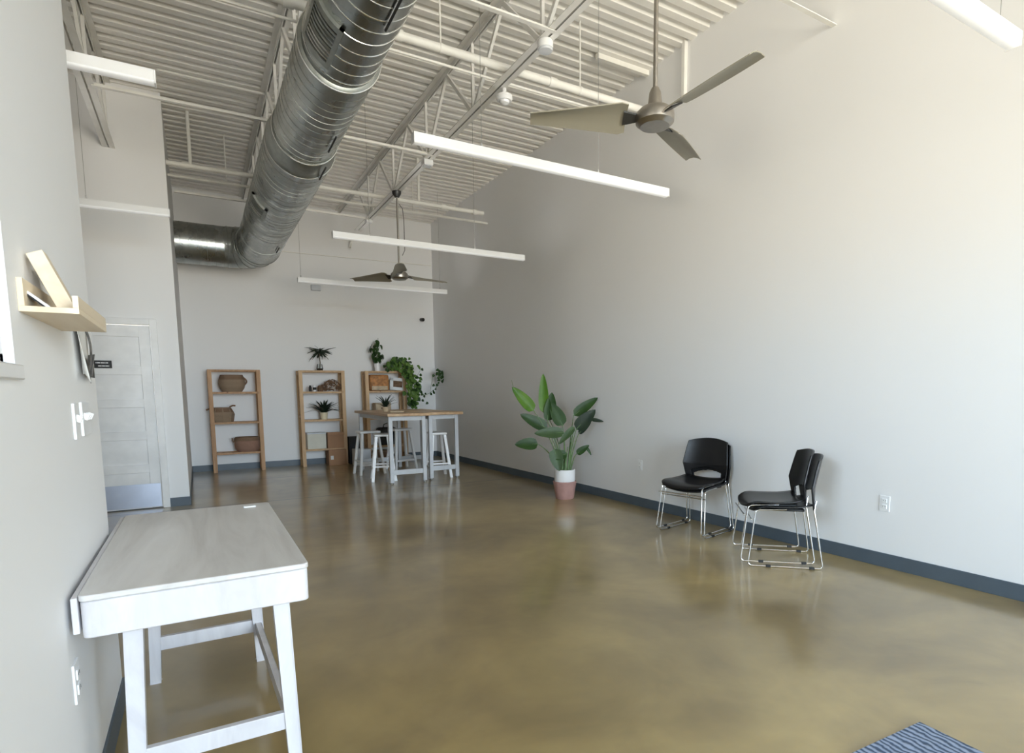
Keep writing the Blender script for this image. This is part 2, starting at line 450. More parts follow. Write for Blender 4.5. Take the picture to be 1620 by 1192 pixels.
# ------------------------------------------------------------------ roof joists
JZ0, JZ1 = 3.97, 4.646
def joist(x, ye, label):
    t = thing('roof_joist', (x, 0, 0), label, 'joist', group='open web joists under the deck')
    ys = YF
    for s in (-1, 1):
        pass
    tc_ = MB()
    for s in (-1, 1):
        tc_.box((s*.036, (ys+ye)/2, JZ1-.004), (.056, ye-ys, .007)); tc_.box((s*.0115, (ys+ye)/2, JZ1-.029), (.007, ye-ys, .055))
    tc_.build('top_chord', 'steel_white', t)
    bc = MB(); yb0, yb1 = ys+.3, ye-(1.35 if ye > 9 else 0)
    for s in (-1, 1):
        bc.box((s*.033, (yb0+yb1)/2, JZ0+.004), (.050, yb1-yb0, .007)); bc.box((s*.0115, (yb0+yb1)/2, JZ0+.025), (.007, yb1-yb0, .048))
    bc.build('bottom_chord', 'steel_white', t)
    yb = 4.04-1.29*7
    k = 0
    while yb < yb1+.05:
        for (a, c) in (((0, yb-.645, JZ1-.04), (0, yb-.03, JZ0+.03)), ((0, yb+.03, JZ0+.03), (0, yb+.645, JZ1-.04))):
            if a[1] > ys+.1 and c[1] < ye-.05 and c[1] < 11: 
                MB().bar(a, c, .036, .026, up=(1, 0, 0)).build('web_member', 'steel_white', t)
        if yb < yb1: MB().bar((.0, yb, JZ0+.03), (0, yb, JZ1-.04), .026, .026, up=(1, 0, 0)).build('web_member', 'steel_white', t)
        yb += 1.29; k += 1
    return t
joist(2.45, YB, 'long white steel roof joist carrying the ceiling fans, nearest the right wall')
joist(.87, YB, 'white steel roof joist half hidden behind the metal duct')
joist(-.66, 7.95, 'white steel roof joist above the left wall ending at the door partition')

# bridging
def bridging(y, xa, xb, label, z=JZ0-.004):
    b = MB(); b.box(((xa+xb)/2, y, z-.003), (xb-xa, .038, .006)); b.box(((xa+xb)/2, y+.017, z+.014), (xb-xa, .005, .034))
    tag(b.build('bridging_angle', 'pipe_white'), label, 'bridging', 'horizontal bridging under the joists')
bridging(3.87, -.62, 2.45, 'white bridging angle crossing above the near end of the duct')
bridging(6.45, -.62, 2.45, 'thin white bridging angle crossing above the middle of the duct')
bridging(2.87, 2.45, xr(2.87), 'white bridging angle reaching the right wall at the top of the photo', z=4.035)
bridging(9.2, -.1, 2.45, 'thin white bridging angle near the back wall', )

# pipes
def hpipe(name, y, z, r, xa, xb, hang, label, cat='pipe', cpl=()):
    t = thing(name, (0, y, z), label, cat)
    MB().tube([(xa, 0, 0), (xb, 0, 0)], r, 14).build('pipe_run', 'pipe_white', t, smooth=True)
    for x in hang:
        b = MB(); b.tube([(x, 0, r-.002), (x, 0, HT-.01-z)], .007, 6); b.lathe([(r+.004, -.012), (r+.004, .012)], (x, 0, 0), 16, 'X')
        b.build('pipe_hanger', 'pipe_white', t, smooth=True)
    for x in cpl:
        b = MB(); b.lathe([(r+.008, -.035), (r+.008, .035)], (x, 0, 0), 16, 'X'); b.build('coupling', 'pipe_white', t, smooth=True)
    return t
pa = hpipe('sprinkler_pipe', 8.3, 4.03, .030, -.15, 3.95, (), 'long white pipe beyond the second lamp with a free end by the right wall', cpl=(.05, 1.35, 3.3, 3.8))
for x in (.1, 2.93):
    MB().tube([(x, 0, 0), (x, 0, .62)], .020, 10).build('riser', 'pipe_white', pa, smooth=True)
hpipe('conduit_run', 8.78, 4.04, .017, -.15, xr(8.8), (.5, 3.0), 'thinner white conduit just beyond the long sprinkler pipe', 'conduit')
hpipe('conduit_run', 7.35, 4.62, .014, -.15, .85, (), 'short white conduit tight under the deck left of the duct', 'conduit')
pc = hpipe('sprinkler_pipe', 4.62, 4.05, .034, -2.6, 4.1, (1.2, 1.85, 3.2), 'thick white pipe crossing above the duct behind the nearer fan', cpl=(.72, 1.5, 2.9))
hpipe('conduit_run', 4.74, 4.0, .011, .2, xr(4.74), (), 'thin white conduit following the thick pipe behind the nearer fan', 'conduit')
b = MB(); b.tube([(-.5+ i*.1, 4.52, 4.03-.16*math.sin(PI*i/12)) for i in range(13)], .005, 6)
tag(b.build('hanging_cable', 'pipe_white', smooth=True), 'thin white cable sagging below the thick pipe left of the duct', 'cable')
# back-wall conduit, wires
b = MB(); b.tube([(-.14, YB-.02, 3.79), (4.2, YB-.02, 3.83)], .008, 6)
tag(b.build('conduit_run', 'pipe_white', smooth=True), 'very thin white conduit fixed high along the back wall', 'conduit')
b = MB(); b.box((2.64, YB-.06, 4.12), (.05, .12, .03)); b.bar((2.64, YB-.10, 4.12), (2.6, YB-.13, 3.98), .03)
tag(b.build('wall_bracket', 'pipe_white'), 'small white bracket high on the back wall left of the farther fan rod', 'bracket')
# vertical channel on the right wall
b = MB(); x = xr(4.4); b.box((x-.02, 4.4, 4.42), (.04, .042, .50)); 
tag(b.build('wall_channel', 'pipe_white', bev=.003), 'short vertical white channel on the right wall behind the nearer fan', 'channel')
b = MB(); x = xr(4.95); b.box((x-.33, 4.95, 4.62), (.66, .045, .05))
tag(b.build('deck_angle', 'pipe_white'), 'short white angle under the deck edge at the right wall', 'angle')
# ceiling gadgets on the right joist
t = thing('mounting_canopy', (2.45, 4.0, 3.895), 'round white canopy with grey underside on the near joist', 'canopy')
MB().lathe([(.0, .075), (.05, .075), (.060, .062), (.060, .012), (.0, .012)], n=28).build('housing', 'plastic', t, smooth=True)
MB().lathe([(.0, .012), (.057, .011), (.052, -.004), (0, -.010)], n=28).build('cover', 'greypaint', t, smooth=True)
t = thing('smoke_detector', (2.50, 4.78, 3.845), 'white dome smoke detector hanging from the joist left of the nearer fan', 'smoke detector')
MB().lathe([(0, .125), (.02, .125), (.02, .068), (.070, .065), (.074, .04), (.062, .022), (0, .022)], n=28).build('base', 'plastic', t, smooth=True)
MB().lathe([(0, .022), (.045, .022), (.04, .004), (.018, -.008), (0, -.010)], n=28).build('sensor_dome', 'plastic', t, smooth=True)
t = thing('junction_box', (2.45, 6.62, 3.94), 'small white junction box under the joist between the lamps', 'junction box')
MB().box((0, 0, 0), (.11, .11, .06), bev=.006).build('box_body', 'plastic', t); MB().box((0, 0, -.034), (.085, .085, .008)).build('cover', 'greypaint', t)
t = thing('junction_box', (2.45, 9.25, 3.945), 'tiny white junction box near the far end of the joist', 'junction box')
MB().box((0, 0, 0), (.09, .09, .05), bev=.006).build('box_body', 'plastic', t)

# ------------------------------------------------------------------ linear fixtures
def fixture(xa, xb, y, z, label, wires, group='linear lamps hung across the room'):
    t = thing('linear_lamp', ((xa+xb)/2, y, z), label, 'lamp', group=group)
    L = xb-xa; w = .066; h = .066
    prof = [(-w/2, .01), (-w/2, h), (-w/2+.006, h), (-w/2+.006, h-.018), (w/2-.006, h-.018), (w/2-.006, h), (w/2, h), (w/2, .01)]
    mt = Matrix(((0, 0, 1, -L/2+.006), (1, 0, 0, 0), (0, 1, 0, -.032), (0, 0, 0, 1)))
    MB().prism(prof, L-.012, mt).build('housing', 'lamp', t, smooth=True, ang=50)
    ul = MB(); zz = h-.0475; q = [ul.bm.verts.new(p) for p in ((-L/2+.04, -.0275, zz), (L/2-.04, -.0275, zz), (L/2-.04, .0275, zz), (-L/2+.04, .0275, zz))]; ul.bm.faces.new(q); ul.build('added_fill_strip', 'fill_glow', t).data.flip_normals()  # added upward-glowing strip hidden in the housing channel, evens out the far end
    d = MB(); pts = [(-w/2, .01)] + [(w/2*math.cos(PI+PI*k/8), .01+.014*math.sin(PI+PI*k/8)) for k in range(1, 8)] + [(w/2, .01)]
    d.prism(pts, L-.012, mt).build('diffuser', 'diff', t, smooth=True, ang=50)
    for s in (-1, 1):
        MB().box((s*(L/2-.004), 0, -.001), (.010, w+.004, h+.006), bev=.004).build('end_cap', 'lamp', t)
    for x in wires:
        x -= (xa+xb)/2
        b = MB(); b.tube([(x, 0, h-.045), (x, 0, HT-.02-z)], .0022, 6); b.tube([(x, 0, h-.045), (x, 0, h-.0)], .008, 8); b.build('suspension_wire', 'wire', t, smooth=True)
    return t
LX0, LX1 = 1.42, 3.80
LA0, LA1 = 1.38, 3.70
FZ = 3.05
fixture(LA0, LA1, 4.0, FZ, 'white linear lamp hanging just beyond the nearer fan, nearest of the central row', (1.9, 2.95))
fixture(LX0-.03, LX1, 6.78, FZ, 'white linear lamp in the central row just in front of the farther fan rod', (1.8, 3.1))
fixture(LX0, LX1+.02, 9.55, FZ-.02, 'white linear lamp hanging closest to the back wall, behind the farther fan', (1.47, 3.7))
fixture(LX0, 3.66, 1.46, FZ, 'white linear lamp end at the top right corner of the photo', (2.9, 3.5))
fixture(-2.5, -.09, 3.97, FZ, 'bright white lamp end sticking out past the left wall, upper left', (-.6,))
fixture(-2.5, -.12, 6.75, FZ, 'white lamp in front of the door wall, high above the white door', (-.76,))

# ------------------------------------------------------------------ duct
DXc, DZc = .965, 3.60
t = thing('spiral_duct', (DXc, 0, DZc), 'large galvanised spiral duct running overhead and elbowing into the left partition', 'duct')
RA, RB, RC = .250, .272, .302
def ring(y, r, w=.02, h=.008): return [(r, y-w), (r+h, y-w*.5), (r+h, y+w*.5), (r, y+w)]
MB().lathe([(RA, YF+.25), (RA, 4.2)], n=64, axis='Y').build('duct_section', 'galv', t, smooth=True)
MB().lathe([(RB-.004, 4.2), (RB-.004, 5.62)], n=64, axis='Y').build('duct_section', 'galv', t, smooth=True)
MB().lathe([(RC, 5.9), (RC, 9.3)], n=64, axis='Y').build('duct_section', 'galv', t, smooth=True)
MB().lathe([(RA-.002, 4.17), (RB-.002, 4.185), (RB-.001, 4.21), (RB-.006, 4.24)], n=64, axis='Y').build('joint_band', 'galv2', t, smooth=True)
MB().lathe([(RB-.006, 5.58), (RB+.004, 5.60), (RC+.002, 5.88), (RC-.006, 5.9)], n=64, axis='Y').build('reducer_band', 'galv2', t, smooth=True)
for y_, r_ in ((4.19, RB), (5.60, RB+.005), (5.89, RC+.003)):
    MB().tube([(r_*math.cos(2*PI*k/64), y_, r_*math.sin(2*PI*k/64)) for k in range(64)], .006, 6, closed=True).build('joint_ring', 'seam', t, smooth=True)
def spiral(y0, y1, r, pitch=.128, rad=.0042):
    n_ = int((y1-y0)/pitch*40)
    return MB().tube([(r*math.cos(2*PI*i/40), y0+(y1-y0)*i/n_, r*math.sin(2*PI*i/40)) for i in range(n_+1)], rad, 5)
spiral(YF+.3, 4.16, RA).build('spiral_seam', 'seam', t, smooth=True)
spiral(4.26, 5.56, RB-.004, .1, .003).build('spiral_seam', 'galv2', t, smooth=True)
spiral(5.95, 8.6, RC, .115, .003).build('spiral_seam', 'galv2', t, smooth=True)
# elbow (gored) towards -X and the run into the partition
YE = 10.45
el = MB(); cr = .42; cx, cy = -cr, YE-cr
pts = [(0, 9.3, 0)]; 
for k in range(5):
    a = k/4*PI/2
    pts.append((cx+cr*math.cos(a), cy+cr*math.sin(a), 0))
el.tube(pts, RC+.004, 64); el.build('elbow', 'galv', t, smooth=True, ang=25)
for k in range(5):
    a = k/4*PI/2; c = Vector((cx+cr*math.cos(a), cy+cr*math.sin(a), 0)); dr = Vector((math.cos(a), math.sin(a), 0))
    MB().tube([c + (dr*math.cos(2*PI*j/48) + Vector((0, 0, 1))*math.sin(2*PI*j/48))*(RC+.006) for j in range(48)], .006, 6, closed=True).build('joint_ring', 'galv2', t, smooth=True)
MB().tube([(0+cx, YE, 0), (-.15-DXc-.02, YE, 0)], RC, 64).build('duct_section', 'galv', t, smooth=True)
b = MB()
for i in range(6):
    x = cx-.05-i*.115
    b.tube([(x, YE+RC*math.cos(2*PI*k/40), RC*math.sin(2*PI*k/40)) for k in range(40)], .0035, 5, closed=True)
b.build('spiral_seam', 'galv2', t, smooth=True)
# registers
def register(ya, yb, a0, a1, r, nv):
    fr_ = MB(); am = (a0+a1)/2; nseg = 10
    def P_(a, y, rr): return Vector((rr*math.cos(R_(a)), y, rr*math.sin(R_(a))))
    rr = r+.022
    for (A0, A1, Y0, Y1) in ((a0, a1, ya, ya+.05), (a0, a1, yb-.05, yb), (a0, a0+6, ya, yb), (a1-6, a1, ya, yb)):
        n_ = max(2, int(abs(A1-A0)/5))
        for i in range(n_):
            q = [P_(A0+(A1-A0)*(i+u)/n_, Y, R2) for R2 in (r-.01, rr) for (u, Y) in ((0, Y0), (1, Y0), (1, Y1), (0, Y1))]
            vs = [fr_.bm.verts.new(v) for v in q]
            for fa in ((0, 1, 2, 3), (4, 7, 6, 5), (0, 4, 5, 1), (1, 5, 6, 2), (2, 6, 7, 3), (3, 7, 4, 0)): fr_.bm.faces.new([vs[j] for j in fa])
    reg = fr_.build('register', 'galv2', t)
    for i in range(nv):
        y = ya+.06+(yb-ya-.12)*(i+.5)/nv
        MB().tube([P_(a0+6+(a1-a0-12)*k/8, y, r+.012) for k in range(9)], .008, 5).build('vane', 'seam' if i > nv*.5 else 'galv2', reg, smooth=True)
register(3.58, 4.02, -168, -116, RA, 8)
register(7.25, 7.68, -166, -122, RC, 5)
# damper clips and rods
for y, a in ((3.26, -75), (5.1, -68), (5.75, -62), (9.0, -66)):
    r = RA if y < 4.2 else RB if y < 5.6 else RC
    c = Vector((r*math.cos(R_(a)), y, r*math.sin(R_(a))))*1
    b = MB(); b.tube([(r*math.cos(R_(a))+.01, y-.16, r*math.sin(R_(a))-.012), (r*math.cos(R_(a))+.012, y+.16, r*math.sin(R_(a))-.014)], .008, 6)
    b.build('damper_clip', 'rubber', t, smooth=True)
# hanger straps
for y in (1.2, 4.9, 8.3):
    r = (RA if y < 4.2 else RB if y < 5.6 else RC)+.003
    b = MB(); b.tube([(0, y, r), (0, y, HT-DZc-.02)], .006, 6); b.build('hanger_rod', 'wire', t, smooth=True)

# ------------------------------------------------------------------ ceiling fans
def fan(x, y, z, angs, label):
    t = thing('ceiling_fan', (x, y, z), label, 'ceiling fan', group='three bladed ceiling fans')
    MB().lathe([(0, -.055), (.085, -.052), (.112, -.03), (.116, .0), (.112, .022), (.09, .045), (.04, .055), (0, .055)], n=40).build('motor_housing', 'nickel', t, smooth=True)
    MB().lathe([(.050, .05), (.040, .09), (.034, .14), (.022, .165), (0, .17)], n=28).build('motor_neck', 'nickel', t, smooth=True)
    MB().tube([(0, 0, .15), (0, 0, JZ0-z-.005)], .0135, 14).build('down_rod', 'nickel', t, smooth=True)
    MB().lathe([(0, JZ0-z), (.06, JZ0-z-.002), (.058, JZ0-z-.03), (.03, JZ0-z-.075), (0, JZ0-z-.08)], n=24).build('canopy', 'darkmetal', t, smooth=True)
    for a in angs:
        ca, sa = math.cos(R_(a)), math.sin(R_(a)); d = Vector((ca, sa, 0)); w = Vector((-sa, ca, 0)); Z = Vector((0, 0, 1))
        b = MB(); n_ = 14; rows = []
        for i in range(n_+1):
            q = i/n_; r = .17+.57*q
            hw = (.112*(1-q)+.054*q) * (1 if q > .06 else .85)
            pt = R_(25*(1-q)+9*q)
            rows.append([(d*r + (w*math.cos(pt)+Z*math.sin(pt))*(k*hw) + Z*(.012-.018*(k*k))) for k in (-1, -.5, 0, .5, 1)])
        for off in (.003, -.003):
            pass
        top = [[b.bm.verts.new(p+Z*.003) for p in rw] for rw in rows]; bot = [[b.bm.verts.new(p-Z*.003) for p in rw] for rw in rows]
        for i in range(n_):
            for k in range(4):
                b.bm.faces.new((top[i][k], top[i][k+1], top[i+1][k+1], top[i+1][k])); b.bm.faces.new((bot[i][k], bot[i+1][k], bot[i+1][k+1], bot[i][k+1]))
            b.bm.faces.new((top[i][0], top[i+1][0], bot[i+1][0], bot[i][0])); b.bm.faces.new((top[i][4], bot[i][4], bot[i+1][4], top[i+1][4]))
        for k in range(4):
            b.bm.faces.new((top[0][k], bot[0][k], bot[0][k+1], top[0][k+1])); b.bm.faces.new((top[n_][k], top[n_][k+1], bot[n_][k+1], bot[n_][k]))
        bl = b.build('blade', 'blade', t, smooth=True, ang=50)
        pt = R_(25); wv = w*math.cos(pt)+Z*math.sin(pt)
        ar = MB(); q = [d*.08+wv*.018, d*.08-wv*.018, d*.19-wv*.045, d*.19+wv*.045]
        lo = [ar.bm.verts.new(p-Z*.008) for p in q]; hi = [ar.bm.verts.new(p+Z*.002) for p in q]
        ar.bm.faces.new(lo); ar.bm.faces.new(hi[::-1])
        for k in range(4): ar.bm.faces.new((lo[k], lo[(k+1) % 4], hi[(k+1) % 4], hi[k]))
        ar.build('blade_arm', 'darkmetal', bl)
    return t
fan(2.45, 2.76, 2.93, (151, 269, 27), 'brushed nickel ceiling fan with three blades, large and near at upper right')
f2 = fan(2.45, 7.80, 2.88, (132, 253, 13), 'dark looking three bladed ceiling fan in the distance above the bar tables')
b = MB(); b.tube([(.03, 0, .93), (.07, 0, .88), (.085, 0, .75), (.085, 0, .5), (.085, 0, .34), (.05, 0, .27)], .004, 6); b.build('cord', 'rubber', f2, smooth=True)

# ------------------------------------------------------------------ desk
t = thing('writing_desk', (0, 0, 0), 'whitewashed wooden writing desk standing against the left wall', 'desk')
dx0, dx1, dy0, dy1, dz = -.325, .285, 1.985, 3.245, .76
def rrect(x0, x1, y0, y1, r, n=6):
    out = []
    for cx_, cy_, a0 in ((x1-r, y1-r, 0), (x0+r, y1-r, 90), (x0+r, y0+r, 180), (x1-r, y0+r, 270)):
        for k in range(n+1):
            a = R_(a0+90*k/n); out.append((cx_+r*math.cos(a), cy_+r*math.sin(a)))
    return out
MB().prism(rrect(dx0, dx1, dy0, dy1, .022), .018, Matrix.Translation((0, 0, dz-.018))).build('tabletop', 'desk', t, bev=.004)
MB().prism(rrect(dx0+.003, dx1-.003, dy0+.003, dy1-.003, .022), .107, Matrix.Translation((0, 0, dz-.126))).build('apron', 'desk2', t, bev=.004)
MB().box((dx0-.009, (dy0+dy1)/2, dz-.058), (.016, dy1-dy0-.02, .105), bev=.003).build('drawer_front', 'desk2', t)
g_ = MB(); g_.box((.19, 3.15, dz+.003), (.055, .032, .007), bev=.002); g_.build('cable_grommet', 'plastic', t)
legs = {}
for nm, (x0_, y0_, x1_, y1_) in {'nl': (-.215, 2.13, -.235, 2.08), 'nr': (.205, 2.13, .222, 2.08), 'fl': (-.215, 3.03, -.245, 3.07), 'fr': (.175, 3.03, .195, 3.07)}.items():
    MB().bar((x0_, y0_, dz-.125), (x1_, y1_, 0), .052, .045, up=(0, 1, 0), taper=.82, bev=.003).build('leg', 'desk2', t)
MB().box((-.005, 2.092, .185), (.42, .024, .062), bev=.002).build('stretcher', 'desk2', t)
MB().box((-.025, 3.06, .185), (.40, .024, .062), bev=.002).build('stretcher', 'desk2', t)
MB().bar((.212, 2.10, .175), (.190, 3.05, .175), .024, .055, bev=.002).build('stretcher', 'desk2', t)

# ------------------------------------------------------------------ ledge shelf with frames
t = thing('wall_shelf', (WX, 1.83, 1.52), 'pale wooden picture ledge fixed on the left wall beside the window', 'shelf')
SL = .50; SD = .115
MB().box((.006, SL/2, .047), (.012, SL, .066), bev=.001).build('back_board', 'shelfwood', t)
MB().box((SD/2, SL/2, .007), (SD, SL, .014), bev=.001).build('ledge_board', 'shelfwood', t)
MB().box((SD-.006, SL/2, .029), (.012, SL, .030), bev=.001).build('front_lip', 'shelfwood', t)
sx, sy, sz = WX, 1.83, 1.534
def lean(name, yc, w, h, th, foot, mat, label, cat, top=None, face=None):
    # leaning from foot (x offset of the base) back against the wall; a is the tilt
    a = math.asin(max(.05, min(.9, (foot-th*.93-.005)/h)))
    o = thing(name, (sx+foot, yc, sz), label, cat)
    m_ = MB(); rot = Matrix.Rotation(-a, 3, 'Y'); m_.box(rot @ Vector((-th/2, 0, h/2)), (th, w, h), rot, bev=.002); m_.build('body', mat, o)
    if face:
        m2 = MB(); m2.box(rot @ Vector((.003, 0, h/2)), (.006, w*.96, h*.98), rot, bev=.001); m2.build('face', face, o)
    return o
lean('wooden_block', 1.955, .06, .165, .036, .100, 'shelfwood', 'thick tan wooden block leaning back on the ledge', 'block')
lean('picture_frame', 2.05, .09, .150, .007, .101, 'plastic', 'slim white frame leaning against the tan block', 'frame')
lean('photo_card', 1.90, .07, .055, .004, .050, 'darkbag', 'small dark card with white edge lying at the near end of the ledge', 'card', face='plastic')

# poster
def sheet(name, pts, mat, parent, th=.0016):
    b = MB(); n_ = len(pts)
    A = [[b.bm.verts.new(Vector(p)+Vector((s*th, 0, 0))) for p in row] for s in (1,) for row in pts]
    for i in range(len(A)-1):
        for k in range(len(A[0])-1): b.bm.faces.new((A[i][k], A[i][k+1], A[i+1][k+1], A[i+1][k]))
    return b.build(name, mat, parent, smooth=True, solid=.0012, ang=80)
t = thing('wall_calendar', (WX, 2.6, 1.40), 'curling paper calendar with a dark picture on the left wall under the ledge', 'calendar')
rows = []
for i in range(9):
    z = .17-i*.022
    rows.append([(.004+.030*max(0, 1-k/3)**2*(.2+i/8) , -.10+.28*k/6, z - (.03 if k == 0 else 0)*(i/8)) for k in range(7)])
sheet('paper_sheet', rows, 'paper', t)
rows = []
for i in range(7):
    rows.append([(.020+.030*max(0, 1-k/3)**2*(1-i/14), -.04+.20*k/6, .062-i*.013) for k in range(7)])
sheet('dark_picture', rows, 'darkpaper', t)
b = MB(); b.tube([(.035+.012*math.sin(i*.5), -.105+.15*(i/9)**1.8, .16-.022*i) for i in range(10)], [.004]*8+[.002, .001], 6); b.build('dark_edge', 'darkpaper', t, smooth=True)

# ------------------------------------------------------------------ switches, outlets
def plate(name, loc, rz, label, cat, w=.072, h=.116, sockets=2, proud=.006):
    t = thing(name, loc, label, cat, rz)
    MB().box((0, -proud/2, 0), (w, proud, h), bev=.002).build('cover_plate', 'plastic', t)
    for i in range(sockets):
        z = (.022 if i else -.022) if sockets == 2 else 0
        MB().box((0, -proud-.0015, z), (.034, .004, .030), bev=.0015).build('socket', 'plastic', t)
        b = MB()
        for s in (-1, 1): b.box((s*.007, -proud-.0037, z+.002), (.002, .001, .010))
        b.build('socket_slot', 'rubber', t)
    return t
def tplate(loc, rz, n, label, cat='switch'):
    w = .072+.046*(n-1); t = thing('light_switch', loc, label, cat, rz)
    MB().box((0, -.004, 0), (w, .008, .118), bev=.002).build('cover_plate', 'plastic', t)
    for i in range(n):
        x = (i-(n-1)/2)*.046
        MB().box((x, -.012, .008), (.010, .018, .022), Matrix.Rotation(R_(25), 3, 'X'), bev=.001).build('toggle', 'plastic', t)
    return t
rl = R_(90)   # plates on the left wall face +X
plate('wall_outlet', (WX, 2.045, .497), rl, 'white outlet low on the left wall beside the desk', 'outlet')
tplate((WX, 2.41, 1.234), rl, 1, 'white light switch on the left wall, nearest of the switches')
tplate((WX, 2.60, 1.236), rl, 3, 'wide white switch plate on the left wall, farther than the single switch')
for yy, lab in ((5.0, 'white outlet on the right wall between the big plant and the chairs'), (2.31, 'white outlet on the right wall to the right of the chairs'), (10.2, 'faint white outlet on the right wall near the back corner')):
    plate('wall_outlet', (xr(yy), yy, .475), -rl, lab, 'outlet')
t = thing('security_camera', (3.96, YB, 2.76), 'small black camera on the back wall near the corner', 'camera')
MB().lathe([(.03, 0), (.03, -.02)], n=16, axis='Y').build('mount', 'black', t, smooth=True); MB().tube([(0, -.02, 0), (.01, -.10, -.01)], .035, 14).build('lens_body', 'black', t, smooth=True)
t = thing('wall_sensor', (1.98, YB, 3.22), 'small grey sensor box high on the back wall', 'sensor')
MB().box((0, -.03, 0), (.17, .06, .10), bev=.01).build('sensor_body', 'greypaint', t)

# ------------------------------------------------------------------ mat
b = MB(); b.box((0, 0, .006), (1.0, .72, .012), bev=.003)
o = tag(b.build('door_mat', 'mat'), 'blue grey ribbed mat at the bottom right edge of the floor', 'mat')
o.location = (1.86, .76, 0); o.rotation_euler.z = R_(-3)

# ------------------------------------------------------------------ stacking chairs
def chair_proto():
    t = bpy.data.objects.new('stacking_chair', None); col.objects.link(t); t.empty_display_size = .1
    # seat: local +Y is forward
    b = MB(); nx, ny = 12, 12; g = []
    for j in range(ny+1):
        v = j/ny; y = -.20+.43*v; row = []
        for i in range(nx+1):
            u = -1+2*i/nx
            hw = .215+.02*math.sin(PI*v*.8) - .03*max(0, (v-.85)/.15)**2 - .015*max(0, (.15-v)/.15)
            z = .445 + .016*(u*u) - .010*math.sin(PI*v) - .042*max(0, (v-.72)/.28)**2 + .012*max(0, (.2-v)/.2)
            row.append(b.bm.verts.new((u*hw, y - .02*u*u*(v > .8)*(v-.8)/.2, z)))
        g.append(row)
    for j in range(ny):
        for i in range(nx): b.bm.faces.new((g[j][i], g[j][i+1], g[j+1][i+1], g[j+1][i]))
    b.build('seat', 'black', t, smooth=True, solid=.012, ang=80)
    # under-tray
    MB().box((0, 0, .422), (.34, .30, .018), bev=.006).build('seat_pan', 'rubber', t)
    # backrest with lumbar opening
    b = MB(); nx, nz = 84, 66; g = {}
    for j in range(nz+1):
        v = j/nz
        for i in range(nx+1):
            u = -1+2*i/nx
            hw = .205+.030*min(1, v/.40) - .032*max(0, (v-.40)/.60)
            zz = .435+.395*v + (-.030*(u*u)*(v**6))
            yb_ = -.205 - .035*v - .045*max(0, v-.38) + .030*(1 if v < .38 else 1)*min(v/.38, 1)*.3
            bow = .055*(u*u)*(.45+.55*min(1, v/.4)) - .020
            g[j, i] = (u*hw, yb_+bow - .004, zz)
    vv = {k: b.bm.verts.new(p) for k, p in g.items()}
    for j in range(nz):
        for i in range(nx):
            uc = -1+2*(i+.5)/nx; vc = (j+.5)/nz
            if abs(uc) < .74 and vc < .30-.09*(uc/.74)**2: continue
            b.bm.faces.new((vv[j, i], vv[j, i+1], vv[j+1, i+1], vv[j+1, i]))
    bmesh.ops.delete(b.bm, geom=[v for v in b.bm.verts if not v.link_faces], context='VERTS')
    b.build('backrest', 'black', t, smooth=True, solid=.013, ang=80)
    def fil(pts, r=.035, n_=5):
        pts = [Vector(p) for p in pts]; out = [pts[0]]
        for a, c, d in zip(pts, pts[1:], pts[2:]):
            u = (a-c).normalized(); v = (d-c).normalized()
            for k in range(n_+1):
                q = k/n_; out.append((c+u*r)*(1-q)**2 + c*2*q*(1-q) + (c+v*r)*q*q)
        return out+[pts[-1]]
    for s in (-1, 1):
        w = .235; wt = .205
        path = [(s*.192, -.222, .50), (s*.205, -.205, .44), (s*w, -.275, .0065), (s*w, .245, .0065), (s*wt, .195, .425), (s*(wt-.015), -.02, .430)]
        MB().tube(fil(path), .0062, 8).build('sled_leg', 'chrome', t, smooth=True, ang=80)
        b = MB()
        for y in (-.20, .10): b.box((s*w, y, .0085), (.022, .035, .017), bev=.003)
        b.build('floor_glide', 'rubber', t)
    MB().tube([(-.225, .225, .355), (.225, .225, .355)], .0055, 8).build('cross_bar', 'chrome', t, smooth=True)
    return t
ch0 = chair_proto()
fa = math.degrees(math.atan2(-.217, -.976))-90
fb = math.degrees(math.atan2(.69, -.72))-90
specs = [((3.97, 3.83, 0), fa, 'black plastic chair with chrome legs facing the camera, lower one of the left stacked pair'),
         ((3.97-.976*.055, 3.83-.217*.055, .032), fa, 'black plastic chair stacked on top in the left pair, facing the camera'),
         ((3.83, 2.84, 0), fb, 'black plastic chair seen from the side, lower one of the right stacked pair'),
         ((3.83-.72*.062, 2.84+.69*.062, .034), fb+2, 'black plastic chair stacked on top in the right pair, seen from the side')]
for i, (loc, rz, lab) in enumerate(specs):
    c = ch0 if i == 0 else copy_tree(ch0)
    c.location = loc; c.rotation_euler.z = R_(rz)
    tag(c, lab, 'chair', 'black stacking chairs by the right wall')

# ------------------------------------------------------------------ shelf units
def shelf_unit(x0, x1, y1, mat, shelves, label):
    t = thing('shelf_unit', ((x0+x1)/2, y1, 0), label, 'shelf', group='pine shelf units on the back wall')
    hw = (x1-x0)/2; D = .31; H_ = 1.72
    for sx_ in (-1, 1):
        for yy in (-.022, -D+.022):
            MB().box((sx_*(hw-.031), yy, H_/2), (.062, .036, H_), bev=.003).build('post', mat, t)
        for z in (.12, .9, 1.66):
            MB().box((sx_*(hw-.018), -D/2, z), (.022, D-.09, .040)).build('side_rail', mat, t)
    for z in shelves:
        b = MB(); n_ = 4; w = (D-.008)/n_
        for k in range(n_): b.box((0, -.004-w*(k+.5), z-.008), (2*hw-.126, w-.006, .016), bev=.002)
        for yy in (-.03, -D+.03): b.box((0, yy, z-.024), (2*hw-.126, .02, .018))
        b.build('shelf_board', mat, t)
    return t
S1 = (.16, .95); S2 = (1.56, 2.35); S3 = (2.72, 3.5)
YS = YB-.06
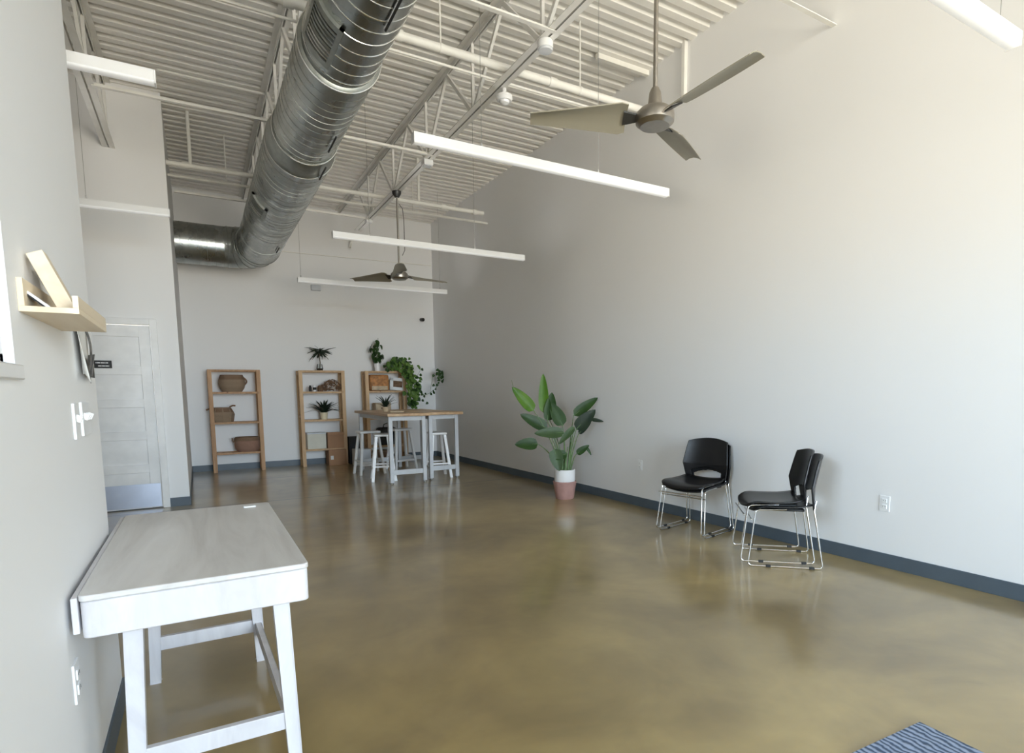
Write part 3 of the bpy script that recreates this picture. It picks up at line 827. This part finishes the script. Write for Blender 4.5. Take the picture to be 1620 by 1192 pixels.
shelf_unit(*S1, YS, 'pine', (.33, .845, 1.35, 1.72), 'knotty pine shelf unit holding three woven baskets, leftmost on the back wall')
shelf_unit(*S2, YS, 'pine2', (.31, .84, 1.345, 1.72), 'light pine shelf unit with palm on top and cartons below, middle of the three')
shelf_unit(*S3, YS, 'pine2', (.31, .84, 1.35, 1.72), 'pine shelf unit behind the bar tables with trailing plants on top')
YM = YS-.155

def lathe_obj(name, prof, mat, loc, n=32, label=None, cat=None, group=None):
    o = MB().lathe(prof, n=n).build(name, mat, smooth=True, ang=50); o.location = loc
    if label: tag(o, label, cat, group)
    return o
# baskets
t = thing('woven_basket', (.52, YM, 1.35), 'large round seagrass basket on the top shelf of the left unit', 'basket')
MB().lathe([(0, .0), (.145, .0), (.185, .06), (.205, .14), (.20, .205), (.19, .21), (.185, .205), (.19, .14), (.17, .06), (.13, .012), (0, .012)], n=40).build('basket_body', 'seagrass', t, smooth=True)
MB().lathe([(.20, .20), (.182, .255), (.170, .285), (.162, .283), (.172, .25), (.188, .2)], n=40).build('basket_rim', 'seagrass_dark', t, smooth=True)
MB().tube([(.18+.045*math.sin(PI*k/8), 0, .24-.13*k/8) for k in range(9)], .012, 8).build('handle', 'seagrass_dark', t, smooth=True)
t = thing('woven_basket', (.35, YM, .845), 'angular seagrass basket with wide handles on the middle shelf of the left unit', 'basket')
MB().lathe([(0, 0), (.155, 0), (.165, .02), (.185, .13), (.165, .18), (.13, .245), (.122, .245), (.155, .18), (.175, .13), (.155, .02), (0, .012)], n=8).build('basket_body', 'seagrass', t, smooth=True, ang=25)
MB().lathe([(.166, .17), (.134, .235), (.124, .235), (.15, .17)], n=40).build('basket_rim', 'amber' if 0 else 'seagrass_dark', t, smooth=True)
for s in (-1, 1):
    MB().tube([(s*.11, 0, .25), (s*.16, -.01, .275), (s*.20, -.01, .27)] if s > 0 else [(-.13, 0, .22), (-.19, 0, .225), (-.24, 0, .205)], .013, 8).build('handle', 'seagrass_dark', t, smooth=True)
t = thing('woven_basket', (.70, YM, .33), 'low rosy woven basket on the bottom shelf of the left unit', 'basket')
MB().lathe([(0, 0), (.155, 0), (.19, .05), (.20, .12), (.195, .19), (.185, .19), (.19, .12), (.175, .05), (.14, .012), (0, .012)], n=40).build('basket_body', 'seagrass_rose', t, smooth=True)
MB().lathe([(.197, .185), (.190, .245), (.182, .247), (.186, .185)], n=40).build('basket_rim', 'seagrass_dark', t, smooth=True)
MB().tube([(-.19+.02*math.cos(PI*k/8)-.02, 0, .235-.07*math.sin(PI*k/8)) for k in range(9)], .010, 8).build('handle', 'seagrass_dark', t, smooth=True)

# unit 2 contents
def vase_palm(x, y, z):
    t = thing('potted_palm', (x, y, z), 'small umbrella shaped palm in a glass jar on top of the middle shelf unit', 'plant')
    MB().lathe([(0, 0), (.05, 0), (.058, .04), (.045, .10), (.04, .12), (.036, .12), (.04, .10), (.052, .04), (0, .01)], n=24).build('jar', 'glass', t, smooth=True)
    MB().lathe([(0, .008), (.045, .008), (.048, .04), (0, .05)], n=20).build('pebbles', 'soil', t, smooth=True)
    MB().tube([(0, 0, .03), (.01, 0, .15), (.0, 0, .25), (.01, 0, .34)], [.010, .009, .009, .012], 8).build('trunk', 'bark', t, smooth=True)
    b = MB()
    for k in range(44):
        a = rnd.uniform(0, 2*PI); r = rnd.uniform(.10, .25); h = rnd.uniform(-.12, .13)
        base = Vector((.01+.02*math.cos(a), .02*math.sin(a), .34+rnd.uniform(-.03, .03)))
        tip = base+Vector((r*math.cos(a), r*math.sin(a), h))
        b.leaf(base, tip, .034, (rnd.uniform(-.5, .5), -.6, 1), droop=rnd.uniform(.1, .4), nseg=6)
    b.build('foliage', 'leaf_dark', t, smooth=True)
vase_palm(1.95, YM, 1.72)
for i, (dx, c_, w) in enumerate(((0, 'black', .024), (.075, 'plastic', .030))):
    o = lathe_obj('small_jar', [(0, 0), (w, 0), (w, .075), (w*.7, .095), (w*.7, .11), (0, .11)], 'darkbag' if i == 0 else 'plastic', (1.76+dx, YM-.05, 1.345), 18,
              ('dark little jar at the left end of the middle unit upper shelf', 'white little jar beside the dark jar on the middle unit')[i], 'jar')
MB_ = MB(); MB_.lathe([(.0302, .03), (.0302, .075)], n=18); o_ = MB_.build('jar_label', 'darkbag', o, smooth=True)
o = lathe_obj('small_jar', [(0, 0), (.045, 0), (.05, .04), (.048, .09), (.03, .11), (0, .11)], 'brownstuff', (1.935, YM-.04, 1.345), 20, 'brown squat pot between the jars and the driftwood', 'jar')
b = MB()
for k in range(90):
    x = rnd.uniform(-.20, .15); z = rnd.uniform(.01, .22*(1-abs(x)/.30))
    d = Vector((rnd.uniform(-1, 1), rnd.uniform(-.5, .5), rnd.uniform(-.25, .5))).normalized()*rnd.uniform(.05, .10)
    c = Vector((x, rnd.uniform(-.05, .05), z+.01)); a_, b2 = c-d*.5, c+d*.5
    for v_ in (a_, b2): v_.z = max(v_.z, .012)
    b.tube([a_, c+Vector((0, 0, .012)), b2], [.005, .011, .004], 6)
o = b.build('dried_arrangement', 'brownstuff', smooth=True); o.location = (2.14, YM-.03, 1.345); tag(o, 'heap of brown dried twigs on the upper shelf of the middle unit', 'dried plant')
def spiky(name, loc, pot, potmat, r, n_, mat, label, wdt=.03, up_=.25, pothole=.0):
    t = thing(name, loc, label, 'plant')
    pr, ph = pot
    MB().lathe([(0, 0), (pr*.78, 0), (pr, ph), (pr*.93, ph), (pr*.9, ph-.015), (0, ph-.015)], n=28).build('pot', potmat, t, smooth=True)
    b = MB()
    for k in range(n_):
        a = 2*PI*k/n_*3.1+rnd.uniform(-.2, .2); q = rnd.uniform(.45, 1)
        base = Vector((pr*.4*math.cos(a), pr*.4*math.sin(a), ph-.01))
        tip = base+Vector((r*q*math.cos(a), r*q*math.sin(a)*.7, up_*(1.25-q)+rnd.uniform(0, .06)))
        b.leaf(base, tip, wdt, (0, 0, 1), droop=rnd.uniform(.05, .3), nseg=7, shape=.6, cup=.08)
    b.build('foliage', mat, t, smooth=True)
    return t
spiky('potted_plant', (1.98, YM-.02, .84), (.072, .125), 'cream', .32, 46, 'leaf_dark', 'dark spiky plant in a cream pot on the middle shelf unit', .042, .26)
# cartons
def carton(x0, x1, y0, y1, z0, h, mat, label, flap=True, tape=True, lab=False):
    t = thing('storage_box', ((x0+x1)/2, (y0+y1)/2, z0), label, 'box')
    w, d = x1-x0, y1-y0
    MB().box((0, 0, h/2+.0005), (w, d, h), bev=.003).build('box_body', mat, t)
    if tape: MB().box((0, 0, h+.001), (w+.001, .045, .002)).build('packing_tape', 'tan', t)
    if lab: MB().box((-w/2+.055, -d/2-.001, h*.5), (.05, .002, .07)).build('shipping_label', 'paper', t)
    if flap: MB().box((0, -d/2-.012, h-.012), (w*.96, .004, .05), Matrix.Rotation(R_(-18), 3, 'X')).build('flap', mat, t)
    return t
carton(1.66, 1.98, YS-.28, YS-.05, .31, .27, 'boxwhite', 'pale storage box on the lowest shelf of the middle unit', False, False)
MB().box((0, 0, .282), (.33, .24, .02), bev=.003).build('lid', 'greypaint', bpy.data.objects['storage_box'])
carton(2.00, 2.30, YS-.30, YS-.05, .31, .28, 'card', 'brown cardboard box beside the pale box on the middle unit')
carton(2.00, 2.31, YS-.36, YS-.06, 0, .285, 'card', 'brown cardboard box on the floor below the middle unit', False, True, True)
carton(2.37, 2.60, YS-.34, YS-.08, 0, .50, 'darkbag', 'dark upright box standing between the middle and right shelf units', False, False)
carton(2.40, 2.68, YS-.66, YS-.40, 0, .29, 'greypaint', 'pale grey box on the floor behind the left bar stools', False, False)

# unit 3 contents
t = thing('rattan_box', (3.0, YM, 1.35), 'amber rattan box on the upper shelf behind the bar tables', 'box')
MB().box((0, 0, .15), (.36, .20, .30), bev=.03).build('box_body', 'amber', t)
MB().box((0, -.105, .05), (.30, .012, .08), bev=.005).build('pale_band', 'tan', t)
t = thing('picture_frame', (3.36, YS-.30, 1.36), 'white picture frame tilted on the right shelf unit behind the trailing plant', 'frame')
fr_ = MB(); 
for c, d in (((0, 0, .03), (.30, .02, .06)), ((0, 0, .21), (.30, .02, .06)), ((-.12, 0, .12), (.06, .02, .24)), ((.12, 0, .12), (.06, .02, .24))): fr_.box(c, d)
fr_.build('frame_border', 'plastic', t); MB().box((0, .004, .12), (.20, .01, .13)).build('picture', 'brownstuff', t)
t.rotation_euler = (R_(-6), R_(5), 0); t.location = (3.33, YM-.13, 1.355)
t = thing('storage_box', (3.05, YM, .84), 'tan fabric box on the middle shelf behind the bar tables', 'box'); MB().box((0, 0, .14), (.30, .24, .28), bev=.015).build('box_body', 'tan', t); MB().box((0, -.121, .18), (.09, .006, .03), bev=.002).build('handle', 'brownstuff', t)
t = thing('bag', (3.12, YM-.01, .31), 'black bag on the lower shelf seen through the bar table legs', 'bag'); MB().box((0, 0, .17), (.40, .22, .34), bev=.07).build('bag_body', 'darkbag', t, smooth=True); MB().tube([(-.1, -.11, .30), (-.08, -.115, .40), (.0, -.115, .43), (.08, -.115, .40), (.1, -.11, .30)], .010, 8).build('handle', 'darkbag', t, smooth=True)
t = thing('woven_basket', (3.0, YM-.02, 0), 'brown basket on the floor under the right shelf unit', 'basket'); MB().lathe([(0, 0), (.14, 0), (.17, .20), (.16, .20), (.13, .012), (0, .012)], n=32).build('basket_body', 'seagrass_dark', t, smooth=True)
MB().tube([(.165*math.cos(2*PI*k/32), .165*math.sin(2*PI*k/32), .2) for k in range(32)], .011, 8, closed=True).build('basket_rim', 'seagrass', t, smooth=True)

# plants on unit 3
t = thing('potted_plant', (2.99, YM-.02, 1.72), 'upright green plant in a white pot on top of the right shelf unit', 'plant')
MB().lathe([(0, 0), (.05, 0), (.058, .15), (.052, .15), (.048, .13), (0, .13)], n=24).build('pot', 'ceramic', t, smooth=True)
b = MB()
for k in range(34):
    q = rnd.random(); z = .20+.38*q; a = rnd.uniform(0, 2*PI); r = .02+.09*math.sin(PI*min(1, q*1.1))
    base = Vector((.01*math.cos(a), .01*math.sin(a), z)); c = base+Vector((r*math.cos(a), r*math.sin(a), .03))
    tip = c+Vector((.05*math.cos(a), .05*math.sin(a), -.09))
    b.leaf(c, tip, .065, (math.cos(a), math.sin(a), .6), droop=.2, nseg=5)
b.build('foliage', 'leaf', t, smooth=True)
b = MB()
for dx, h in ((0, .55), (.03, .62), (-.04, .52), (.05, .50)): b.tube([(0, 0, .12), (dx*.4, 0, .3), (dx, 0, h)], .004, 6)
b.build('stems', 'stalk', t, smooth=True)

def hleaf(b, c, s, nrm, up_):
    """small heart-like leaf"""
    up_ = Vector(up_).normalized()
    b.leaf(Vector(c), Vector(c)+up_*s, s*.9, nrm, droop=.15, fold=.2, nseg=5, shape=.55)
t = thing('trailing_pothos', (3.34, YM-.02, 1.72), 'bushy trailing pothos cascading from the right shelf unit down to the bar table', 'plant')
MB().lathe([(0, 0), (.06, 0), (.08, .13), (.072, .13), (.068, .115), (0, .115)], n=24).build('pot', 'terracotta', t, smooth=True)
path = [(-.18, -.10, .10), (0, -.08, .20), (.10, -.14, .14), (.17, -.22, .0), (.23, -.30, -.15), (.22, -.34, -.32), (.21, -.36, -.5), (.18, -.40, -.64)]
rad = [.07, .12, .13, .13, .12, .12, .11, .07]
b = MB(); b2 = MB(); b3 = MB()
for k in range(300):
    q = rnd.random()*(len(path)-1.001); i = int(q); fr = q-i
    c = Vector(path[i]).lerp(Vector(path[i+1]), fr); r = rad[i]*(1-fr)+rad[i+1]*fr
    o3 = Vector((rnd.gauss(0, .55), rnd.gauss(0, .45), rnd.gauss(0, .55)))*r
    hleaf(b if k % 4 else b2, c+o3, rnd.uniform(.055, .095), (rnd.uniform(-.6, .6), -1, rnd.uniform(.1, .8)), (rnd.uniform(-.7, .7), -.3, rnd.uniform(-1, -.1)))
b.build('foliage', 'pothos', t, smooth=True); b2.build('foliage', 'leaf', t, smooth=True)
for dx in (-.05, .04): b3.tube([Vector(p)+Vector((dx, .02, 0)) for p in path], .005, 6)
b3.build('vine', 'stalk', t, smooth=True)
# long thin vine reaching across the corner
vine = [(.2, -.34, -.28), (.33, -.36, -.40), (.45, -.34, -.46), (.57, -.30, -.42), (.70, -.26, -.34), (.80, -.22, -.22), (.86, -.20, -.10), (.84, -.20, .02)]
b = MB(); b.tube(vine, .004, 6); b.tube([vine[3], (.60, -.3, -.28), (.63, -.3, -.12), (.66, -.3, -.05)], .003, 5); b.tube([vine[0], (.30, -.33, -.12), (.36, -.33, -.02), (.40, -.33, .06)], .003, 5)
b.build('vine', 'stalk', t, smooth=True)
b = MB()
for i in range(16):
    q = rnd.random()*5.9; k = int(q); c = Vector(vine[k]).lerp(Vector(vine[k+1]), q-k)
    hleaf(b, c+Vector((rnd.uniform(-.05, .05), 0, rnd.uniform(-.06, .06))), rnd.uniform(.045, .065), (rnd.uniform(-.4, .4), -1, .2), (rnd.uniform(-1, 1), 0, -.6))
for c in ((.40, -.33, .05), (.36, -.33, -.06), (.66, -.3, -.06), (.38, -.35, -.55), (.52, -.33, -.60)):
    hleaf(b, c, .06, (0, -1, .2), (rnd.uniform(-1, 1), 0, -.4))
for i in range(26):
    hleaf(b, (.85+rnd.gauss(0, .045), -.22+rnd.uniform(-.03, .03), -.04+rnd.gauss(0, .075)), rnd.uniform(.06, .085), (rnd.uniform(-.5, .5), -1, .3), (rnd.uniform(-.8, .8), 0, rnd.uniform(-1, 0)))
b.build('vine_leaves', 'leaf', t, smooth=True)

# ------------------------------------------------------------------ bar tables and stools
def bar_table(x0, x1, y0, y1, label):
    t = thing('bar_table', ((x0+x1)/2, (y0+y1)/2, 0), label, 'table', group='tall bar tables')
    w, d = x1-x0, y1-y0; H_ = 1.02
    MB().box((0, 0, H_-.02), (w, d, .04), bev=.006).build('tabletop', 'tabletop', t)
    ix = w/2-.07; iy = d/2-.13
    for sx_ in (-1, 1):
        for sy_ in (-1, 1):
            MB().box((sx_*ix, sy_*iy, (H_-.04)/2+.012), (.055, .055, H_-.04-.024), bev=.003).build('leg', 'greypaint', t)
            MB().lathe([(.012, 0), (.02, .004), (.02, .014), (.008, .02), (.008, .03)], (sx_*ix, sy_*iy, 0), 14).build('levelling_foot', 'wire', t, smooth=True)
        MB().box((sx_*ix, 0, H_-.075), (.03, 2*iy-.05, .06)).build('side_rail', 'greypaint', t)
    for sy_ in (-1, 1):
        MB().box((0, sy_*iy, .17), (2*ix-.05, .03, .07), bev=.003).build('stretcher', 'greypaint', t)
        MB().box((0, sy_*iy, H_-.075), (2*ix-.05, .03, .06)).build('end_rail', 'greypaint', t)
    return t
bar_table(2.27, 2.90, 7.98, 9.95, 'tall wood topped bar table with grey legs, the left one of two pushed together')
bar_table(2.915, 3.47, 8.12, 9.95, 'tall wood topped bar table with grey legs, the right one nearest the right wall')
def stool_proto():
    t = bpy.data.objects.new('bar_stool', None); col.objects.link(t); t.empty_display_size = .1
    H_ = .70
    MB().box((0, 0, H_-.018), (.34, .24, .036), bev=.012).build('seat', 'whitepaint', t)
    def at(sx_, sy_, z):
        q = z/H_; return Vector((sx_*(.20*(1-q)+.125*q), sy_*(.165*(1-q)+.085*q), z))
    for sx_ in (-1, 1):
        for sy_ in (-1, 1):
            MB().bar(at(sx_, sy_, H_-.03), at(sx_, sy_, 0), .036, .036, up=(0, 1, 0), bev=.002).build('leg', 'whitepaint', t)
        MB().bar(at(sx_, -1, .22), at(sx_, 1, .22), .030, .022).build('foot_rail', 'whitepaint', t)
    for sy_ in (-1, 1): MB().bar(at(-1, sy_, .16), at(1, sy_, .16), .022, .030).build('foot_rail', 'whitepaint', t)
    return t
sp = stool_proto()
for i, (x, y, rz, lab) in enumerate(((2.36, 9.45, 5, 'white wooden bar stool farther left under the left bar table'), (2.37, 8.66, 78, 'white wooden bar stool in front at the left bar table'),
                                     (3.19, 8.52, 82, 'white wooden bar stool between the legs of the right bar table'), (2.98, 9.72, 12, 'white wooden bar stool at the far end, seen through the table legs'))):
    s = sp if i == 0 else copy_tree(sp)
    s.location = (x, y, 0); s.rotation_euler.z = R_(rz); tag(s, lab, 'stool', 'white bar stools round the bar tables')
spiky('potted_plant', (2.52, 8.95, 1.02), (.05, .075), 'tan', .17, 24, 'leaf_dark', 'dark spiky succulent in a small tan pot on the left bar table', .026, .22)
t = thing('serving_board', (2.62, 8.75, 1.02), 'thin round wooden board on the left bar table', 'board'); MB().lathe([(0, 0), (.11, 0), (.112, .012), (0, .012)], n=32).build('board_body', 'shelfwood', t); t.location = (2.62, 8.70, 1.02)

# ------------------------------------------------------------------ bird of paradise
PXc, PYc = 3.84, 5.88
t = thing('potted_bird_of_paradise', (PXc, PYc, 0), 'large broad leaved green plant in stacked white and blush pots by the right wall', 'plant')
MB().lathe([(0, 0), (.105, 0), (.112, .01), (.143, .205), (.147, .212), (.138, .218), (.128, .205), (0, .20)], n=40).build('outer_pot', 'terracotta', t, smooth=True)
MB().lathe([(.110, .200), (.126, .218), (.130, .36), (.118, .365), (.114, .34), (0, .335)], n=40).build('inner_pot', 'ceramic', t, smooth=True)
MB().lathe([(0, .338), (.112, .338), (.10, .346), (0, .35)], n=24).build('soil', 'soil', t, smooth=True)
u_ = Vector((.864, -.503, 0)); wv = Vector((-.503, -.864, 0))    # across the plant, and towards the room
K = .001537
def pp(x, y, d=0): return u_*((x-565)*K) + Vector((0, 0, (832-y)*K+.345)) + wv*d
# base, tip, width, depth base/tip, facing, material, droop, stalk root
LV = [((402, 372), (398, 62), .125, .02, .03, 'leaf_bright', 0, (560, 835)),
      ((322, 350), (160, 165), .145, .08, .16, 'leaf_bright', .05, (545, 835)),
      ((450, 432), (468, 208), .150, -.05, -.08, 'leaf', .05, (570, 835)),
      ((550, 470), (455, 290), .165, .06, .02, 'leaf', .0, (575, 835)),
      ((430, 432), (440, 250), .10, .03, .05, 'leaf', .0, (552, 835)),
      ((638, 392), (832, 250), .130, .0, -.04, 'leaf', .06, (590, 835)),
      ((655, 500), (800, 345), .165, .06, .10, 'leaf_dark', .1, (595, 835)),
      ((675, 535), (770, 440), .07, .05, .07, 'leaf_dark', .1, (600, 835)),
      ((775, 425), (866, 437), .048, .06, .10, 'leaf_dark', .1, None),
      ((428, 490), (212, 378), .150, .05, .10, 'leaf', -.05, (545, 835)),
      ((556, 520), (322, 530), .140, .10, .16, 'leaf_pale', -.08, (565, 835)),
      ((352, 612), (172, 610), .150, .08, .12, 'leaf', .04, (535, 835)),
      ((640, 480), (515, 612), .085, .09, .12, 'leaf_pale', .05, (590, 835)),
      ((480, 650), (520, 822), .165, .12, .16, 'leaf_pale', .02, (520, 832)),
      ((580, 690), (445, 720), .12, .11, .13, 'leaf', .02, (560, 835)),
      ((660, 697), (756, 625), .085, .03, .05, 'leaf', .15, (612, 835)),
      ((735, 640), (775, 705), .035, .03, .05, 'leaf', .1, None)]
for base, tip, w, db, dt, mt_, dr, root in LV:
    B, T_ = pp(*base, db), pp(*tip, dt)
    b = MB(); b.leaf(B, T_, w, wv+Vector((0, 0, .35)), droop=dr, fold=.22, nseg=12, shape=.62)
    # mid rib
    o = b.build('leaf', mt_, t, smooth=True, ang=80)
    if root:
        r0 = pp(*root, 0); mid = r0.lerp(B, .55)+Vector((0, 0, .06))+u_*((r0-B).dot(u_)*.12)
        pts = [((r0*(1-q)**2)+mid*2*q*(1-q)+B*q*q) for q in [i/10 for i in range(11)]]
        MB().tube(pts+[B.lerp(T_, .25)+wv*.002], [.009]*4+[.0065]*4+[.0045]*3+[.002], 8).build('stalk', 'stalk', o, smooth=True)
b = MB(); b.tube([pp(170, 190, .15), pp(155, 112, .17)], [.004, .0015], 6); b.build('leaf_spear', 'stalk', t, smooth=True)
for a, c in (((545, 832), (552, 700)), ((565, 832), (590, 640)), ((590, 832), (612, 600)), ((575, 832), (560, 600))):
    MB().tube([pp(*a, .02), pp((a[0]+c[0])/2, (a[1]+c[1])/2, .03), pp(*c, .03)], [.014, .011, .005], 8).build('stalk', 'stalk', t, smooth=True)

# ------------------------------------------------------------------ light
w = bpy.data.worlds.new('World'); sc.world = w; w.use_nodes = True; nt = w.node_tree; nt.nodes.clear()
o = N(nt, 'ShaderNodeOutputWorld'); bg = N(nt, 'ShaderNodeBackground'); tc = N(nt, 'ShaderNodeTexCoord'); sp_ = N(nt, 'ShaderNodeSeparateXYZ')
nt.links.new(tc.outputs['Generated'], sp_.inputs[0])
mr = N(nt, 'ShaderNodeMapRange'); mr.inputs[1].default_value = -1; mr.inputs[2].default_value = 1; nt.links.new(sp_.outputs[2], mr.inputs[0])
c = ramp(nt, mr.outputs[0], [(.0, (.97, .86, .72)), (.46, (.97, .87, .74)), (.52, (.80, .90, 1.0)), (.75, (.53, .74, 1.0)), (1, (.43, .65, 1.0))])
nt.links.new(c, bg.inputs[0]); bg.inputs[1].default_value = 9.0
nt.links.new(bg.outputs[0], o.inputs[0])
def portal(loc, rot, sx_, sy_):
    l = bpy.data.lights.new('daylight_portal', 'AREA'); l.shape = 'RECTANGLE'; l.size = sx_; l.size_y = sy_; l.cycles.is_portal = True
    ob = bpy.data.objects.new('daylight_portal', l); col.objects.link(ob); ob.location = loc; ob.rotation_euler = rot
portal(((fx0+fx1)/2, YF-.13, (gz0+gz1)/2), (R_(90), 0, 0), fx1-fx0, gz1-gz0)
portal((WX-.145, (wy0+wy1)/2, (wz0+wz1)/2), (R_(90), 0, R_(-90)), wy1-wy0, wz1-wz0)

sc.view_settings.view_transform = 'Standard'; sc.view_settings.look = 'None'; sc.view_settings.gamma = 1
sc.view_settings.use_curve_mapping = False
sc.view_settings.exposure = 1.58
cy = sc.cycles
cy.use_denoising = True; cy.diffuse_bounces = 7; cy.max_bounces = 12; cy.glossy_bounces = 5; cy.transparent_max_bounces = 12
cy.sample_clamp_indirect = 1.0; cy.caustics_reflective = False; cy.caustics_refractive = False
